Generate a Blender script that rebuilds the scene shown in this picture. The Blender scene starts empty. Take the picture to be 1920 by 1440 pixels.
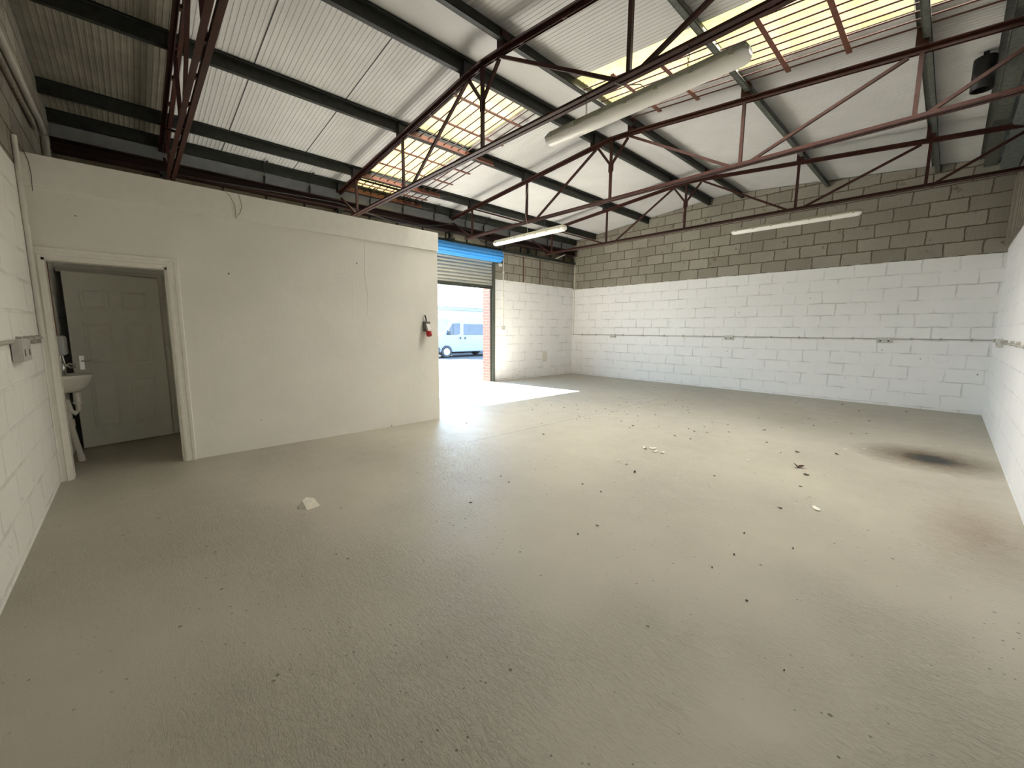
import bpy, bmesh, math, random
from mathutils import Vector, Matrix
S = bpy.context.scene
COL = S.collection
rnd = random.Random(7)

# ------------------------------------------------------------------ camera
cam_d = bpy.data.cameras.new('camera'); cam = bpy.data.objects.new('camera', cam_d); COL.objects.link(cam)
R_ = Vector((0.68153703, 0.73175233, 0.00676786)); U_ = Vector((-0.10000843, 0.08397588, 0.99143652)); F_ = Vector((-0.72491765, 0.67637754, -0.13041407))
M = Matrix((R_, U_, -F_)).transposed().to_4x4(); M.translation = (0, 0, 1.31)
cam.matrix_world = M
cam_d.sensor_width = 36; cam_d.lens = 36 * 759.37 / 1920; cam_d.clip_start = .02; cam_d.clip_end = 300
S.camera = cam

# ------------------------------------------------------------------ world, sun, exposure
W = bpy.data.worlds.new('sky'); S.world = W; W.use_nodes = True
wn, wl = W.node_tree.nodes, W.node_tree.links
bg = wn['Background']
tc = wn.new('ShaderNodeTexCoord'); sx = wn.new('ShaderNodeSeparateXYZ'); rp = wn.new('ShaderNodeValToRGB')
wl.new(tc.outputs['Generated'], sx.inputs[0]); wl.new(sx.outputs['Z'], rp.inputs[0]); wl.new(rp.outputs[0], bg.inputs[0])
rp.color_ramp.elements[0].position = 0.0; rp.color_ramp.elements[0].color = (.74, .95, 1, 1)
rp.color_ramp.elements[1].position = 0.5; rp.color_ramp.elements[1].color = (.34, .60, 1, 1)
bg.inputs[1].default_value = 3.0
sun_d = bpy.data.lights.new('sun', 'SUN'); sun = bpy.data.objects.new('sun', sun_d); COL.objects.link(sun)
sun_d.energy = 31; sun_d.angle = math.radians(.6); sun_d.color = (1, .98, .96)
sun.rotation_euler = Vector((2.55, .43, -2.35)).to_track_quat('-Z', 'Y').to_euler(); sun.location = (-20, -3, 20)
S.view_settings.view_transform = 'Standard'; S.view_settings.look = 'None'
S.view_settings.exposure = 1.74; S.view_settings.gamma = 1; S.view_settings.use_curve_mapping = False
S.cycles.max_bounces = 10; S.cycles.diffuse_bounces = 7; S.cycles.glossy_bounces = 4
S.cycles.use_denoising = True; S.cycles.sample_clamp_indirect = 8
SKYLIGHT = 0.36
# area lights added for the rooflights' daylight, spread narrowed to dim them towards camera
for nm_, cx_, cy_, lx_, ly_, tilt_, pw_ in (('rooflight_fill', -5.83, 3.75, 3.4, .86, .088, 39), ('rooflight_fill', -1.65, 4.71, 3.4, .95, -.088, 41)):
    al = bpy.data.lights.new(nm_, 'AREA'); al.shape = 'RECTANGLE'; al.size = lx_; al.size_y = ly_; al.energy = pw_; al.color = (1, .965, .88); al.spread = math.radians(138)
    ao = bpy.data.objects.new(nm_, al); COL.objects.link(ao); ao.location = (cx_, cy_, 4.37 - .088 * abs(cx_ + 3.72) - .012); ao.rotation_euler = (0, -math.atan(tilt_), 0)

# ------------------------------------------------------------------ mesh helpers
class MB:
    def __init__(s): s.v = []; s.f = []; s.sm = []
    def add(s, vs, fs, smooth=False):
        o = len(s.v); s.v += [Vector(p) for p in vs]; s.f += [tuple(i + o for i in f) for f in fs]; s.sm += [smooth] * len(fs)
        return s
    def box(s, x0, x1, y0, y1, z0, z1):
        v = [(x, y, z) for x in (x0, x1) for y in (y0, y1) for z in (z0, z1)]
        return s.add(v, [(0, 1, 3, 2), (4, 6, 7, 5), (0, 4, 5, 1), (2, 3, 7, 6), (0, 2, 6, 4), (1, 5, 7, 3)])
    def bar(s, a, b, w, h, up=(0, 0, 1), off=(0, 0)):
        a, b = Vector(a), Vector(b); d = (b - a).normalized(); up = Vector(up)
        r = d.cross(up)
        if r.length < 1e-4: r = d.cross(Vector((1, 0, 0)))
        r.normalize(); u = r.cross(d).normalized()
        vs = []
        for p in (a, b):
            for i, j in ((-1, -1), (1, -1), (1, 1), (-1, 1)):
                vs.append(p + r * (off[0] + i * w / 2) + u * (off[1] + j * h / 2))
        return s.add(vs, [(3, 2, 1, 0), (4, 5, 6, 7), (0, 1, 5, 4), (1, 2, 6, 5), (2, 3, 7, 6), (3, 0, 4, 7)])
    def tube(s, pts, r, n=8, cap=True):
        pts = [Vector(p) for p in pts]; rings = []
        prev = None
        for i, p in enumerate(pts):
            d = (pts[min(i + 1, len(pts) - 1)] - pts[max(i - 1, 0)]).normalized()
            if prev is None:
                ref = Vector((0, 0, 1)) if abs(d.z) < .9 else Vector((1, 0, 0)); x = d.cross(ref).normalized()
            else:
                x = (prev - d * prev.dot(d)).normalized()
            prev = x; y = d.cross(x)
            rr = r[i] if isinstance(r, (list, tuple)) else r
            rings.append([p + (x * math.cos(2 * math.pi * k / n) + y * math.sin(2 * math.pi * k / n)) * rr for k in range(n)])
        vs = [q for g in rings for q in g]; fs = []
        for i in range(len(pts) - 1):
            for k in range(n):
                fs.append((i * n + k, i * n + (k + 1) % n, (i + 1) * n + (k + 1) % n, (i + 1) * n + k))
        s.add(vs, fs, True)
        if cap: s.add(rings[0], [tuple(range(n))[::-1]]); s.add(rings[-1], [tuple(range(n))])
        return s
    def lathe(s, prof, c=(0, 0, 0), axis='Z', n=24, arc=1.0, start=0.0):
        c = Vector(c); vs = []; m = n if arc == 1.0 else n + 1
        for (r, h) in prof:
            for k in range(m):
                a = 2 * math.pi * (start + arc * k / n); p = (r * math.cos(a), r * math.sin(a), h)
                if axis == 'X': p = (p[2], p[0], p[1])
                if axis == 'Y': p = (p[1], p[2], p[0])
                vs.append(c + Vector(p))
        fs = []
        for i in range(len(prof) - 1):
            for k in range(n):
                k2 = (k + 1) % m
                fs.append((i * m + k, i * m + k2, (i + 1) * m + k2, (i + 1) * m + k))
        return s.add(vs, fs, True)
    def prism(s, poly, axis, a, b):
        n = len(poly)
        def P(u, v, w): return {'X': (w, u, v), 'Y': (u, w, v), 'Z': (u, v, w)}[axis]
        vs = [P(u, v, a) for u, v in poly] + [P(u, v, b) for u, v in poly]
        return s.add(vs, [tuple(range(n))[::-1], tuple(range(n, 2 * n))] + [(i, (i + 1) % n, n + (i + 1) % n, n + i) for i in range(n)])
    def grid(s, fn, nu, nv, smooth=True):
        vs = [fn(i / nu, j / nv) for i in range(nu + 1) for j in range(nv + 1)]
        return s.add(vs, [(i * (nv + 1) + j, (i + 1) * (nv + 1) + j, (i + 1) * (nv + 1) + j + 1, i * (nv + 1) + j + 1) for i in range(nu) for j in range(nv)], smooth)
    def xf(s, m):
        s.v = [m @ p for p in s.v]; return s

def build(name, mb, m, parent=None, bevel=0, origin=None):
    me = bpy.data.meshes.new(name)
    if origin is None:
        if parent is not None: origin = Vector((0, 0, 0))
        else:
            lo = [min(p[i] for p in mb.v) for i in range(3)]; hi = [max(p[i] for p in mb.v) for i in range(3)]
            origin = Vector(((lo[0] + hi[0]) / 2, (lo[1] + hi[1]) / 2, lo[2]))
    origin = Vector(origin)
    base = wloc(parent) if parent is not None else Vector((0, 0, 0))
    sub = base + (origin if parent is not None else Vector((0, 0, 0)))
    if parent is None: sub = origin
    me.from_pydata([p - sub for p in mb.v], [], mb.f)
    me.polygons.foreach_set('use_smooth', mb.sm)
    bm = bmesh.new(); bm.from_mesh(me); bmesh.ops.recalc_face_normals(bm, faces=bm.faces); bm.to_mesh(me); bm.free()
    me.materials.append(m); me.update()
    o = bpy.data.objects.new(name, me); COL.objects.link(o)
    o.location = sub - base if parent is not None else sub
    if parent is not None: o.parent = parent
    if bevel:
        b = o.modifiers.new('bevel', 'BEVEL'); b.width = bevel; b.segments = 2; b.limit_method = 'ANGLE'
    return o
def wloc(o):
    p = Vector(o.location)
    while o.parent is not None: o = o.parent; p = p + Vector(o.location)
    return p
def tag(o, label, cat, group=None, kind=None):
    o['label'] = label; o['category'] = cat
    if group: o['group'] = group
    if kind: o['kind'] = kind
    return o
def thing(name, label, cat, loc, group=None):
    o = bpy.data.objects.new(name, None); COL.objects.link(o); o.location = loc; o.empty_display_size = .1
    return tag(o, label, cat, group)
def struct(name, mb, m, parent=None, bevel=0):
    o = build(name, mb, m, parent, bevel)
    if parent is None: o['kind'] = 'structure'
    return o
def dup(o, off, label, group=None):
    c = o.copy(); COL.objects.link(c); c.location = Vector(o.location) + Vector(off); c['label'] = label
    if group: c['group'] = group
    for ch in list(o.children):
        d = ch.copy(); COL.objects.link(d); d.parent = c
        for g in ch.children:
            e = g.copy(); COL.objects.link(e); e.parent = d
    return c

# ------------------------------------------------------------------ materials
def nodes(name):
    m = bpy.data.materials.new(name); m.use_nodes = True
    n, l = m.node_tree.nodes, m.node_tree.links
    return m, n, l, n['Principled BSDF']
def N(n, t, **kw):
    x = n.new(t)
    for k, v in kw.items():
        if isinstance(k, str) and hasattr(x, k): setattr(x, k, v)
    return x
def noise(n, l, vec, scale, detail=4, rough=.55, dist=0):
    x = n.new('ShaderNodeTexNoise'); x.inputs['Scale'].default_value = scale; x.inputs['Detail'].default_value = detail
    x.inputs['Roughness'].default_value = rough; x.inputs['Distortion'].default_value = dist
    if vec is not None: l.new(vec, x.inputs['Vector'])
    return x.outputs['Fac']
def ramp(n, l, f, stops):
    x = n.new('ShaderNodeValToRGB'); e = x.color_ramp.elements
    while len(e) < len(stops): e.new(.5)
    for i, (p, c) in enumerate(stops):
        e[i].position = p; e[i].color = (c, c, c, 1) if not isinstance(c, tuple) else (*c, 1)
    l.new(f, x.inputs[0]); return x.outputs[0]
def mix(n, l, f, a, b, mode='MIX'):
    x = n.new('ShaderNodeMix'); x.data_type = 'RGBA'; x.blend_type = mode
    for s, v in ((0, f), (6, a), (7, b)):
        if isinstance(v, (int, float)): x.inputs[s].default_value = v
        elif isinstance(v, tuple): x.inputs[s].default_value = (*v, 1)
        else: l.new(v, x.inputs[s])
    return x.outputs[2]
def math_(n, l, op, a, b=None, c=None, clamp=False):
    x = n.new('ShaderNodeMath'); x.operation = op; x.use_clamp = clamp
    for i, v in enumerate((a, b, c)):
        if v is None: continue
        if isinstance(v, (int, float)): x.inputs[i].default_value = v
        else: l.new(v, x.inputs[i])
    return x.outputs[0]
def pos(n): return n.new('ShaderNodeNewGeometry').outputs['Position']
def bump(n, l, h, strength, dist, bs):
    x = n.new('ShaderNodeBump'); x.inputs['Strength'].default_value = strength; x.inputs['Distance'].default_value = dist
    l.new(h, x.inputs['Height']); l.new(x.outputs[0], bs.inputs['Normal'])
def mat(name, c, rough=.5, metal=0, var=.12, vs=14, bmp=0, bscale=60, c2=None, spec=.5):
    m, n, l, b = nodes(name)
    b.inputs['Roughness'].default_value = rough; b.inputs['Metallic'].default_value = metal; b.inputs['Specular IOR Level'].default_value = spec
    p = pos(n); f = noise(n, l, p, vs, 5)
    c2 = c2 or tuple(x * (1 - var) for x in c)
    cc = mix(n, l, ramp(n, l, f, [(.35, 0), (.65, 1)]), c, c2)
    l.new(cc, b.inputs['Base Color'])
    if bmp: bump(n, l, noise(n, l, p, bscale, 4), bmp, .004, b)
    return m

def block_mat(name, horiz, zsplit, white=(.90, .90, .91), yoff=0.0, greyc=((.47, .445, .38), (.32, .30, .25)), joint=.5):
    """blockwork: white paint below zsplit, bare grey blocks with brown mortar above"""
    m, n, l, b = nodes(name)
    p = pos(n); s = n.new('ShaderNodeSeparateXYZ'); l.new(p, s.inputs[0])
    nz = n.new('ShaderNodeTexNoise'); nz.inputs['Scale'].default_value = 7; nz.inputs['Detail'].default_value = 5; l.new(p, nz.inputs['Vector'])
    wob = n.new('ShaderNodeSeparateColor'); l.new(nz.outputs['Color'], wob.inputs[0])
    u = math_(n, l, 'ADD', s.outputs[horiz], math_(n, l, 'MULTIPLY_ADD', wob.outputs[0], .05, yoff - .025))
    v = math_(n, l, 'ADD', s.outputs['Z'], math_(n, l, 'MULTIPLY_ADD', wob.outputs[1], .035, -2.567 + .23 * 20 - .0175))
    cv = n.new('ShaderNodeCombineXYZ'); l.new(u, cv.inputs[0]); l.new(v, cv.inputs[1])
    br = n.new('ShaderNodeTexBrick'); l.new(cv.outputs[0], br.inputs['Vector'])
    br.inputs['Scale'].default_value = 1; br.inputs['Mortar Size'].default_value = .0105; br.inputs['Mortar Smooth'].default_value = .15
    br.inputs['Brick Width'].default_value = .447; br.inputs['Row Height'].default_value = .23; br.inputs['Bias'].default_value = 0
    br.inputs['Color1'].default_value = (*greyc[0], 1); br.inputs['Color2'].default_value = (*greyc[1], 1); br.inputs['Mortar'].default_value = (.085, .05, .03, 1)
    # grain, combing marks and chips of the bare blocks
    fine = noise(n, l, p, 55, 5, .7)
    g = mix(n, l, ramp(n, l, fine, [(.3, .55), (.7, 0.0)]), br.outputs['Color'], (.11, .10, .08))
    mp = n.new('ShaderNodeMapping'); mp.inputs['Scale'].default_value = (60, 60, 3); l.new(p, mp.inputs['Vector'])
    comb = noise(n, l, mp.outputs[0], 1, 2)
    g = mix(n, l, ramp(n, l, comb, [(.4, .0), (.7, .25)]), g, (.42, .39, .32))
    chip = ramp(n, l, noise(n, l, p, 4.2, 6, .65), [(.62, 0), (.67, .8)])
    g = mix(n, l, chip, g, (.17, .115, .07))
    patch = ramp(n, l, noise(n, l, p, 1.1, 3), [(.35, .0), (.65, .35)])
    g = mix(n, l, patch, g, (.19, .175, .14))
    # paint
    dirt = ramp(n, l, noise(n, l, p, 2.3, 6, .6), [(.35, 0), (.75, .20)])
    w = mix(n, l, dirt, white, tuple(x * .78 for x in white))
    jm = math_(n, l, 'MULTIPLY', br.outputs['Fac'], ramp(n, l, noise(n, l, p, 3.1, 3), [(.42, 0), (.62, joint)]))
    w = mix(n, l, jm, w, tuple(x * .5 for x in white))
    vo = n.new('ShaderNodeTexVoronoi'); vo.inputs['Scale'].default_value = 5.5; l.new(p, vo.inputs['Vector'])
    holes = math_(n, l, 'MULTIPLY', ramp(n, l, vo.outputs['Distance'], [(.05, 1), (.075, 0)]), ramp(n, l, noise(n, l, p, 1.7, 2), [(.52, 0), (.56, .8)]))
    w = mix(n, l, holes, w, (.2, .18, .15))
    edge = math_(n, l, 'MULTIPLY_ADD', wob.outputs[2], .03, zsplit - .015)
    f = math_(n, l, 'GREATER_THAN', s.outputs['Z'], edge)
    l.new(mix(n, l, f, w, g), b.inputs['Base Color'])
    b.inputs['Roughness'].default_value = .72
    b.inputs['Specular IOR Level'].default_value = .3
    h = math_(n, l, 'MULTIPLY_ADD', br.outputs['Fac'], -1.0, math_(n, l, 'MULTIPLY', fine, .35))
    h = math_(n, l, 'ADD', h, math_(n, l, 'MULTIPLY', chip, -.8))
    bump(n, l, h, .8, .006, b)
    return m

def floor_mat():
    m, n, l, b = nodes('painted_concrete_floor')
    p = pos(n); s = n.new('ShaderNodeSeparateXYZ'); l.new(p, s.inputs[0])
    big = noise(n, l, p, .8, 5, .6)
    c = mix(n, l, ramp(n, l, big, [(.35, 0), (.7, 1)]), (.445, .418, .35), (.385, .36, .30))
    mott = noise(n, l, p, 9, 6, .65)
    c = mix(n, l, ramp(n, l, mott, [(.55, 0), (.8, .3)]), c, (.36, .33, .265))
    # scuffs, pits and specks of dirt
    sc = math_(n, l, 'MULTIPLY', ramp(n, l, noise(n, l, p, 16, 8, .75, 1.2), [(.64, 0), (.70, .75)]), ramp(n, l, noise(n, l, p, 1.3, 3), [(.47, 0), (.6, 1)]))
    c = mix(n, l, sc, c, (.14, .12, .09))
    vo = n.new('ShaderNodeTexVoronoi'); vo.inputs['Scale'].default_value = 9; l.new(p, vo.inputs['Vector'])
    sp = math_(n, l, 'MULTIPLY', ramp(n, l, vo.outputs['Distance'], [(.05, 1), (.09, 0)]), ramp(n, l, noise(n, l, p, 2.1, 2), [(.50, 0), (.54, .8)]))
    c = mix(n, l, sp, c, (.10, .085, .06))
    vo2 = n.new('ShaderNodeTexVoronoi'); vo2.inputs['Scale'].default_value = 21; l.new(p, vo2.inputs['Vector'])
    sp2 = math_(n, l, 'MULTIPLY', ramp(n, l, vo2.outputs['Distance'], [(.07, 1), (.12, 0)]), ramp(n, l, noise(n, l, p, 1.1, 4, .7), [(.45, .1), (.58, .95)]))
    c = mix(n, l, sp2, c, (.17, .15, .115))
    # burn mark near the right wall and a fainter brown stain closer in
    def spot(cx, cy, rx, ry, ang=0):
        mp = n.new('ShaderNodeMapping'); mp.vector_type = 'TEXTURE'; mp.inputs['Location'].default_value = (cx, cy, 0)
        mp.inputs['Rotation'].default_value = (0, 0, ang); mp.inputs['Scale'].default_value = (rx, ry, 50); l.new(p, mp.inputs['Vector'])
        vl = n.new('ShaderNodeVectorMath'); vl.operation = 'LENGTH'; l.new(mp.outputs[0], vl.inputs[0])
        return math_(n, l, 'ADD', vl.outputs['Value'], math_(n, l, 'MULTIPLY_ADD', noise(n, l, p, 14, 5), .5, -.25))
    c = mix(n, l, ramp(n, l, spot(-.02, 6.05, .66, .66, .3), [(.22, .95), (.55, .55), (1, 0)]), c, (.115, .078, .042))
    c = mix(n, l, ramp(n, l, spot(.0, 6.03, .27, .26), [(.4, 1), (.95, 0)]), c, (.024, .024, .023))
    c = mix(n, l, ramp(n, l, spot(.26, 4.0, .34, .9), [(.1, .5), (1, 0)]), c, (.22, .155, .105))
    # expansion joint
    jx = math_(n, l, 'ABSOLUTE', math_(n, l, 'ADD', s.outputs['X'], math_(n, l, 'MULTIPLY_ADD', noise(n, l, p, 3, 3), .05, 3.72)))
    jl = math_(n, l, 'MULTIPLY', ramp(n, l, jx, [(.004, .45), (.012, 0)]), math_(n, l, 'GREATER_THAN', s.outputs['Y'], 2.8))
    c = mix(n, l, jl, c, (.12, .11, .085))
    l.new(c, b.inputs['Base Color'])
    rr = ramp(n, l, noise(n, l, p, 5, 5), [(.3, .34), (.7, .47)]); l.new(rr, b.inputs['Roughness'])
    b.inputs['Specular IOR Level'].default_value = .24
    mp = n.new('ShaderNodeMapping'); mp.inputs['Rotation'].default_value = (0, 0, .7); mp.inputs['Scale'].default_value = (1, 2.6, 1); l.new(p, mp.inputs['Vector'])
    zone = ramp(n, l, noise(n, l, p, .75, 3, .5), [(.40, .12), (.60, 1)])
    fine = math_(n, l, 'MULTIPLY', noise(n, l, mp.outputs[0], 30, 8, .7, .4), .50)
    ridg = math_(n, l, 'MULTIPLY', ramp(n, l, noise(n, l, mp.outputs[0], 24, 7, .62, 1.6), [(.50, 0), (.60, 1)]), .18)
    h = math_(n, l, 'MULTIPLY', math_(n, l, 'ADD', fine, ridg), zone)
    h = math_(n, l, 'ADD', h, math_(n, l, 'MULTIPLY', noise(n, l, p, 4.5, 4), .30))
    h = math_(n, l, 'ADD', h, math_(n, l, 'MULTIPLY', sp2, -.25))
    mp2 = n.new('ShaderNodeMapping'); mp2.inputs['Rotation'].default_value = (0, 0, 2.2); mp2.inputs['Scale'].default_value = (1, 11, 1); l.new(p, mp2.inputs['Vector'])
    scr = ramp(n, l, noise(n, l, mp2.outputs[0], 3.2, 4, .5, .3), [(.655, 0), (.675, 1), (.69, 0)])
    h = math_(n, l, 'ADD', h, math_(n, l, 'MULTIPLY', math_(n, l, 'MULTIPLY', scr, zone), -.22))
    h = math_(n, l, 'ADD', h, math_(n, l, 'MULTIPLY', jl, -.4))
    bump(n, l, h, .8, .010, b)
    return m

def plaster_mat(name, c, sc=1.0):
    m, n, l, b = nodes(name); p = pos(n)
    f = ramp(n, l, noise(n, l, p, 1.6, 6, .6), [(.35, 0), (.7, 1)])
    cc = mix(n, l, f, c, tuple(x * .93 for x in c))
    vo = n.new('ShaderNodeTexVoronoi'); vo.inputs['Scale'].default_value = 4.2; l.new(p, vo.inputs['Vector'])
    holes = math_(n, l, 'MULTIPLY', ramp(n, l, vo.outputs['Distance'], [(.03, 1), (.045, 0)]), ramp(n, l, noise(n, l, p, 1.3, 2), [(.52, 0), (.55, .85)]))
    cc = mix(n, l, holes, cc, (.12, .10, .08))
    l.new(cc, b.inputs['Base Color']); b.inputs['Roughness'].default_value = .6; b.inputs['Specular IOR Level'].default_value = .35
    h = math_(n, l, 'ADD', noise(n, l, p, 3, 6, .6), math_(n, l, 'MULTIPLY', noise(n, l, p, 70, 3), .12))
    bump(n, l, h, .5, .012 * sc, b)
    return m

def glow_mat(name):
    m, n, l, b = nodes(name); p = pos(n)
    f = noise(n, l, p, 5, 6, .7)
    c = mix(n, l, ramp(n, l, f, [(.35, 0), (.7, 1)]), (1, .93, .46), (.95, .80, .28))
    s = n.new('ShaderNodeSeparateXYZ'); l.new(p, s.inputs[0])
    l.new(c, b.inputs['Base Color']); l.new(c, b.inputs['Emission Color']); b.inputs['Emission Strength'].default_value = SKYLIGHT
    b.inputs['Roughness'].default_value = .4
    return m

def brick_red():
    m, n, l, b = nodes('red_brick'); p = pos(n); s = n.new('ShaderNodeSeparateXYZ'); l.new(p, s.inputs[0])
    cv = n.new('ShaderNodeCombineXYZ'); l.new(math_(n, l, 'ADD', s.outputs['X'], s.outputs['Y']), cv.inputs[0]); l.new(s.outputs['Z'], cv.inputs[1])
    br = n.new('ShaderNodeTexBrick'); l.new(cv.outputs[0], br.inputs['Vector']); br.inputs['Scale'].default_value = 1
    br.inputs['Brick Width'].default_value = .225; br.inputs['Row Height'].default_value = .075; br.inputs['Mortar Size'].default_value = .006
    br.inputs['Color1'].default_value = (.15, .034, .018, 1); br.inputs['Color2'].default_value = (.10, .026, .016, 1); br.inputs['Mortar'].default_value = (.10, .078, .062, 1)
    l.new(br.outputs['Color'], b.inputs['Base Color']); b.inputs['Roughness'].default_value = .85
    bump(n, l, math_(n, l, 'MULTIPLY', br.outputs['Fac'], -1), .6, .006, b)
    return m

def wood_mat():
    m, n, l, b = nodes('weathered_board'); p = pos(n)
    mp = n.new('ShaderNodeMapping'); mp.inputs['Scale'].default_value = (25, 25, 1.2); l.new(p, mp.inputs['Vector'])
    f = noise(n, l, mp.outputs[0], 1, 6, .7)
    l.new(mix(n, l, ramp(n, l, f, [(.3, 0), (.7, 1)]), (.13, .11, .085), (.30, .27, .22)), b.inputs['Base Color'])
    b.inputs['Roughness'].default_value = .8; bump(n, l, f, .5, .005, b)
    return m

MT = dict(
    north=block_mat('gable_blockwork', 'X', 2.567),
    west=block_mat('door_wall_blockwork', 'Y', 2.60, yoff=.1),
    south=block_mat('side_blockwork', 'X', 2.54, yoff=.2, white=(.90, .89, .86), joint=.35),
    east=block_mat('rear_blockwork', 'Y', 2.62, yoff=.3, joint=.2),
    floor=floor_mat(),
    plaster=plaster_mat('painted_plaster', (.85, .83, .765)),
    gloss=mat('painted_woodwork', (.85, .83, .765), .42, var=.05, bmp=.15, bscale=30),
    board=mat('painted_board', (.85, .83, .765), .55, var=.04, bmp=.1),
    inner=mat('toilet_wall_paint', (.80, .79, .72), .6, var=.1, bmp=.3, bscale=20),
    door=mat('painted_door', (.86, .86, .78), .45, var=.04),
    sheet=mat('white_faced_sheet', (.59, .587, .585), .5, var=.07, vs=2.2, spec=.4),
    shadedsheet=mat('stained_shaded_sheet', (.22, .20, .155), .7, var=.35, vs=3),  # stained, and darker than the other sheets to paint in the left bay's shade
    quilt=mat('ridge_lining', (.82, .81, .79), .6, var=.08, vs=3, bmp=.6, bscale=5),
    glow=glow_mat('translucent_sheet'),
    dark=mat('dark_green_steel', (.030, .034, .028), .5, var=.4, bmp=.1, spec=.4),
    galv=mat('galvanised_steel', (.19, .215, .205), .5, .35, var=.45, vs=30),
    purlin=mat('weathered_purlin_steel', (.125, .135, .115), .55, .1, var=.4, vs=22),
    eaves=mat('pale_eaves_lining', (.45, .48, .49), .5, var=.15, vs=8),
    red=mat('red_oxide_steel', (.056, .017, .012), .5, var=.4, vs=20, spec=.3),
    rust=mat('orange_red_primer', (.17, .062, .036), .6, var=.35, vs=25),
    brownsteel=mat('brown_rusted_steel', (.13, .065, .04), .7, var=.35, vs=25),
    black=mat('black_plastic', (.012, .012, .013), .5),
    cable=mat('black_cable', (.02, .018, .015), .6),
    thinwire=mat('old_grey_wire', (.16, .14, .11), .6),
    conduit=mat('painted_conduit', (.74, .72, .66), .5, var=.05),
    conduitd=mat('dusty_conduit', (.47, .45, .40), .55, var=.1),
    socket=mat('metal_socket_plate', (.60, .59, .56), .45, 0, var=.1),
    white=mat('white_plastic', (.82, .82, .80), .35, var=.02),
    opal=mat('opal_diffuser', (.92, .91, .88), .3, var=.02),
    lampbody=mat('lamp_body', (.42, .42, .33), .5, var=.08),
    chrome=mat('chrome', (.75, .75, .75), .18, 1, var=.03),
    ceramic=mat('ceramic', (.80, .79, .72), .15, var=.02),
    wpipe=mat('white_waste_pipe', (.72, .70, .63), .35, var=.04),
    copper=mat('copper_pipe', (.40, .12, .06), .35, .7, var=.3),
    blue=mat('blue_shutter_paint', (.045, .30, .78), .38, var=.1),
    slat=mat('galvanised_slat', (.42, .42, .38), .45, .3, var=.12),
    guide=mat('dark_guide_steel', (.10, .11, .09), .5, .2, var=.3),
    panel=mat('buff_panel', (.34, .30, .21), .8, var=.25, vs=6, bmp=.3),
    brick=brick_red(), wood=wood_mat(),
    redpl=mat('red_plastic', (.45, .02, .03), .35), greypl=mat('grey_plastic', (.12, .125, .11), .45),
    stone=mat('pale_stone', (.80, .76, .66), .85, var=.15, vs=40, bmp=.6, bscale=90),
    leaf=mat('dead_leaf', (.055, .03, .018), .8, var=.4, vs=60), leafred=mat('dried_red_leaf', (.06, .014, .01), .7, var=.3, vs=60),
    chip=mat('paint_flake', (.78, .75, .66), .6),
    van=mat('white_van_paint', (.20, .225, .28), .3, var=.03, vs=3), vglass=mat('dark_tinted_glass', (.03, .05, .09), .08, var=.2, vs=3),
    tyre=mat('tyre_rubber', (.03, .03, .032), .8), hub=mat('steel_wheel', (.55, .56, .58), .4, .4), vdark=mat('dark_trim', (.04, .045, .05), .6),
    ink=mat('faded_lettering', (.25, .28, .36), .5),
    gravel=mat('yard_gravel', (.075, .066, .062), .9, var=.45, vs=9, bmp=.9, bscale=18, c2=(.045, .040, .038)),
    threshold=mat('concrete_threshold', (.2, .185, .16), .8, var=.3, vs=12, bmp=.5),
    outroof=mat('pale_roof_sheet', (.85, .86, .88), .6), fascia=mat('grey_fascia', (.22, .23, .25), .6), outwall=mat('pale_render', (.40, .43, .48), .8),
)

# ------------------------------------------------------------------ the room
XF, XR, YG, YL, XP, YE, ZP = -8.0, .48, 10.0, -.55, -5.08, 3.266, 2.664
XA, ZA = -3.72, 4.37
def zs(x): return ZA - .088 * abs(x - XA)          # underside of the roof sheets
T = .24
fl = MB()
fl.box(XF - .28, XR + T, YL - .1, YG + T, -.14, 0)
struct('floor', fl, MT['floor'])
gab = [(XF - T, -.1), (XR + T, -.1), (XR + T, zs(XR + T) - .01), (XA, ZA - .01), (XF - T, zs(XF - T) - .01)]
struct('wall_north', MB().prism(gab, 'Y', YG, YG + T), MT['north'])
struct('wall_south', MB().prism(gab, 'Y', YL - T, YL), MT['south'])
struct('wall_east', MB().box(XR, XR + T, YL, YG, -.1, 2.66), MT['east'])
# bare weathered boards lining the top of the rear wall
wb = MB()
yy = YL
while yy < YG - .01:
    w = min(.16, YG - yy); dx = rnd.uniform(0, .012)
    wb.box(XR - .04 - dx, XR + T, yy, yy + w - .004, 2.66, 3.62); yy += w
struct('trim_1', wb, MT['wood'])
# front wall with the shutter opening
YJ0, YJ1, ZH = 4.0, 6.68, 3.30
wf = MB(); wf.box(XF - T, XF, YJ1 + .02, YG, -.1, ZH); wf.box(XF - T, XF, YL, YJ0, -.1, ZH)
struct('wall_west', wf, MT['west'])
wp = MB()
yy = YL
while yy < YG - .05:
    w = min(.60, YG - yy); wp.box(XF - T, XF - .13, yy + .004, yy + w - .004, ZH, 4.02); yy += w
wp.box(XF - T, XF - T + .03, YL, YG, ZH, 4.0)
struct('wall_west_upper', wp, MT['panel'])
b = MB().box(XF - T - .04, XF - .0, YJ1 - .0, YJ1 + .019, -.14, ZH); b.box(XF - T - .04, XF - T - .001, YJ1 + .019, YJ1 + .5, -.3, ZH)
struct('wall_brick_pier', b, MT['brick'])
b = MB().box(XF - T - .04, XF - .0, YJ0 - .02, YJ0, -.14, ZH); b.box(XF - T - .04, XF - T - .001, YJ0 - .5, YJ0 - .02, -.3, ZH)
struct('wall_brick_pier', b, MT['brick'])

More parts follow.
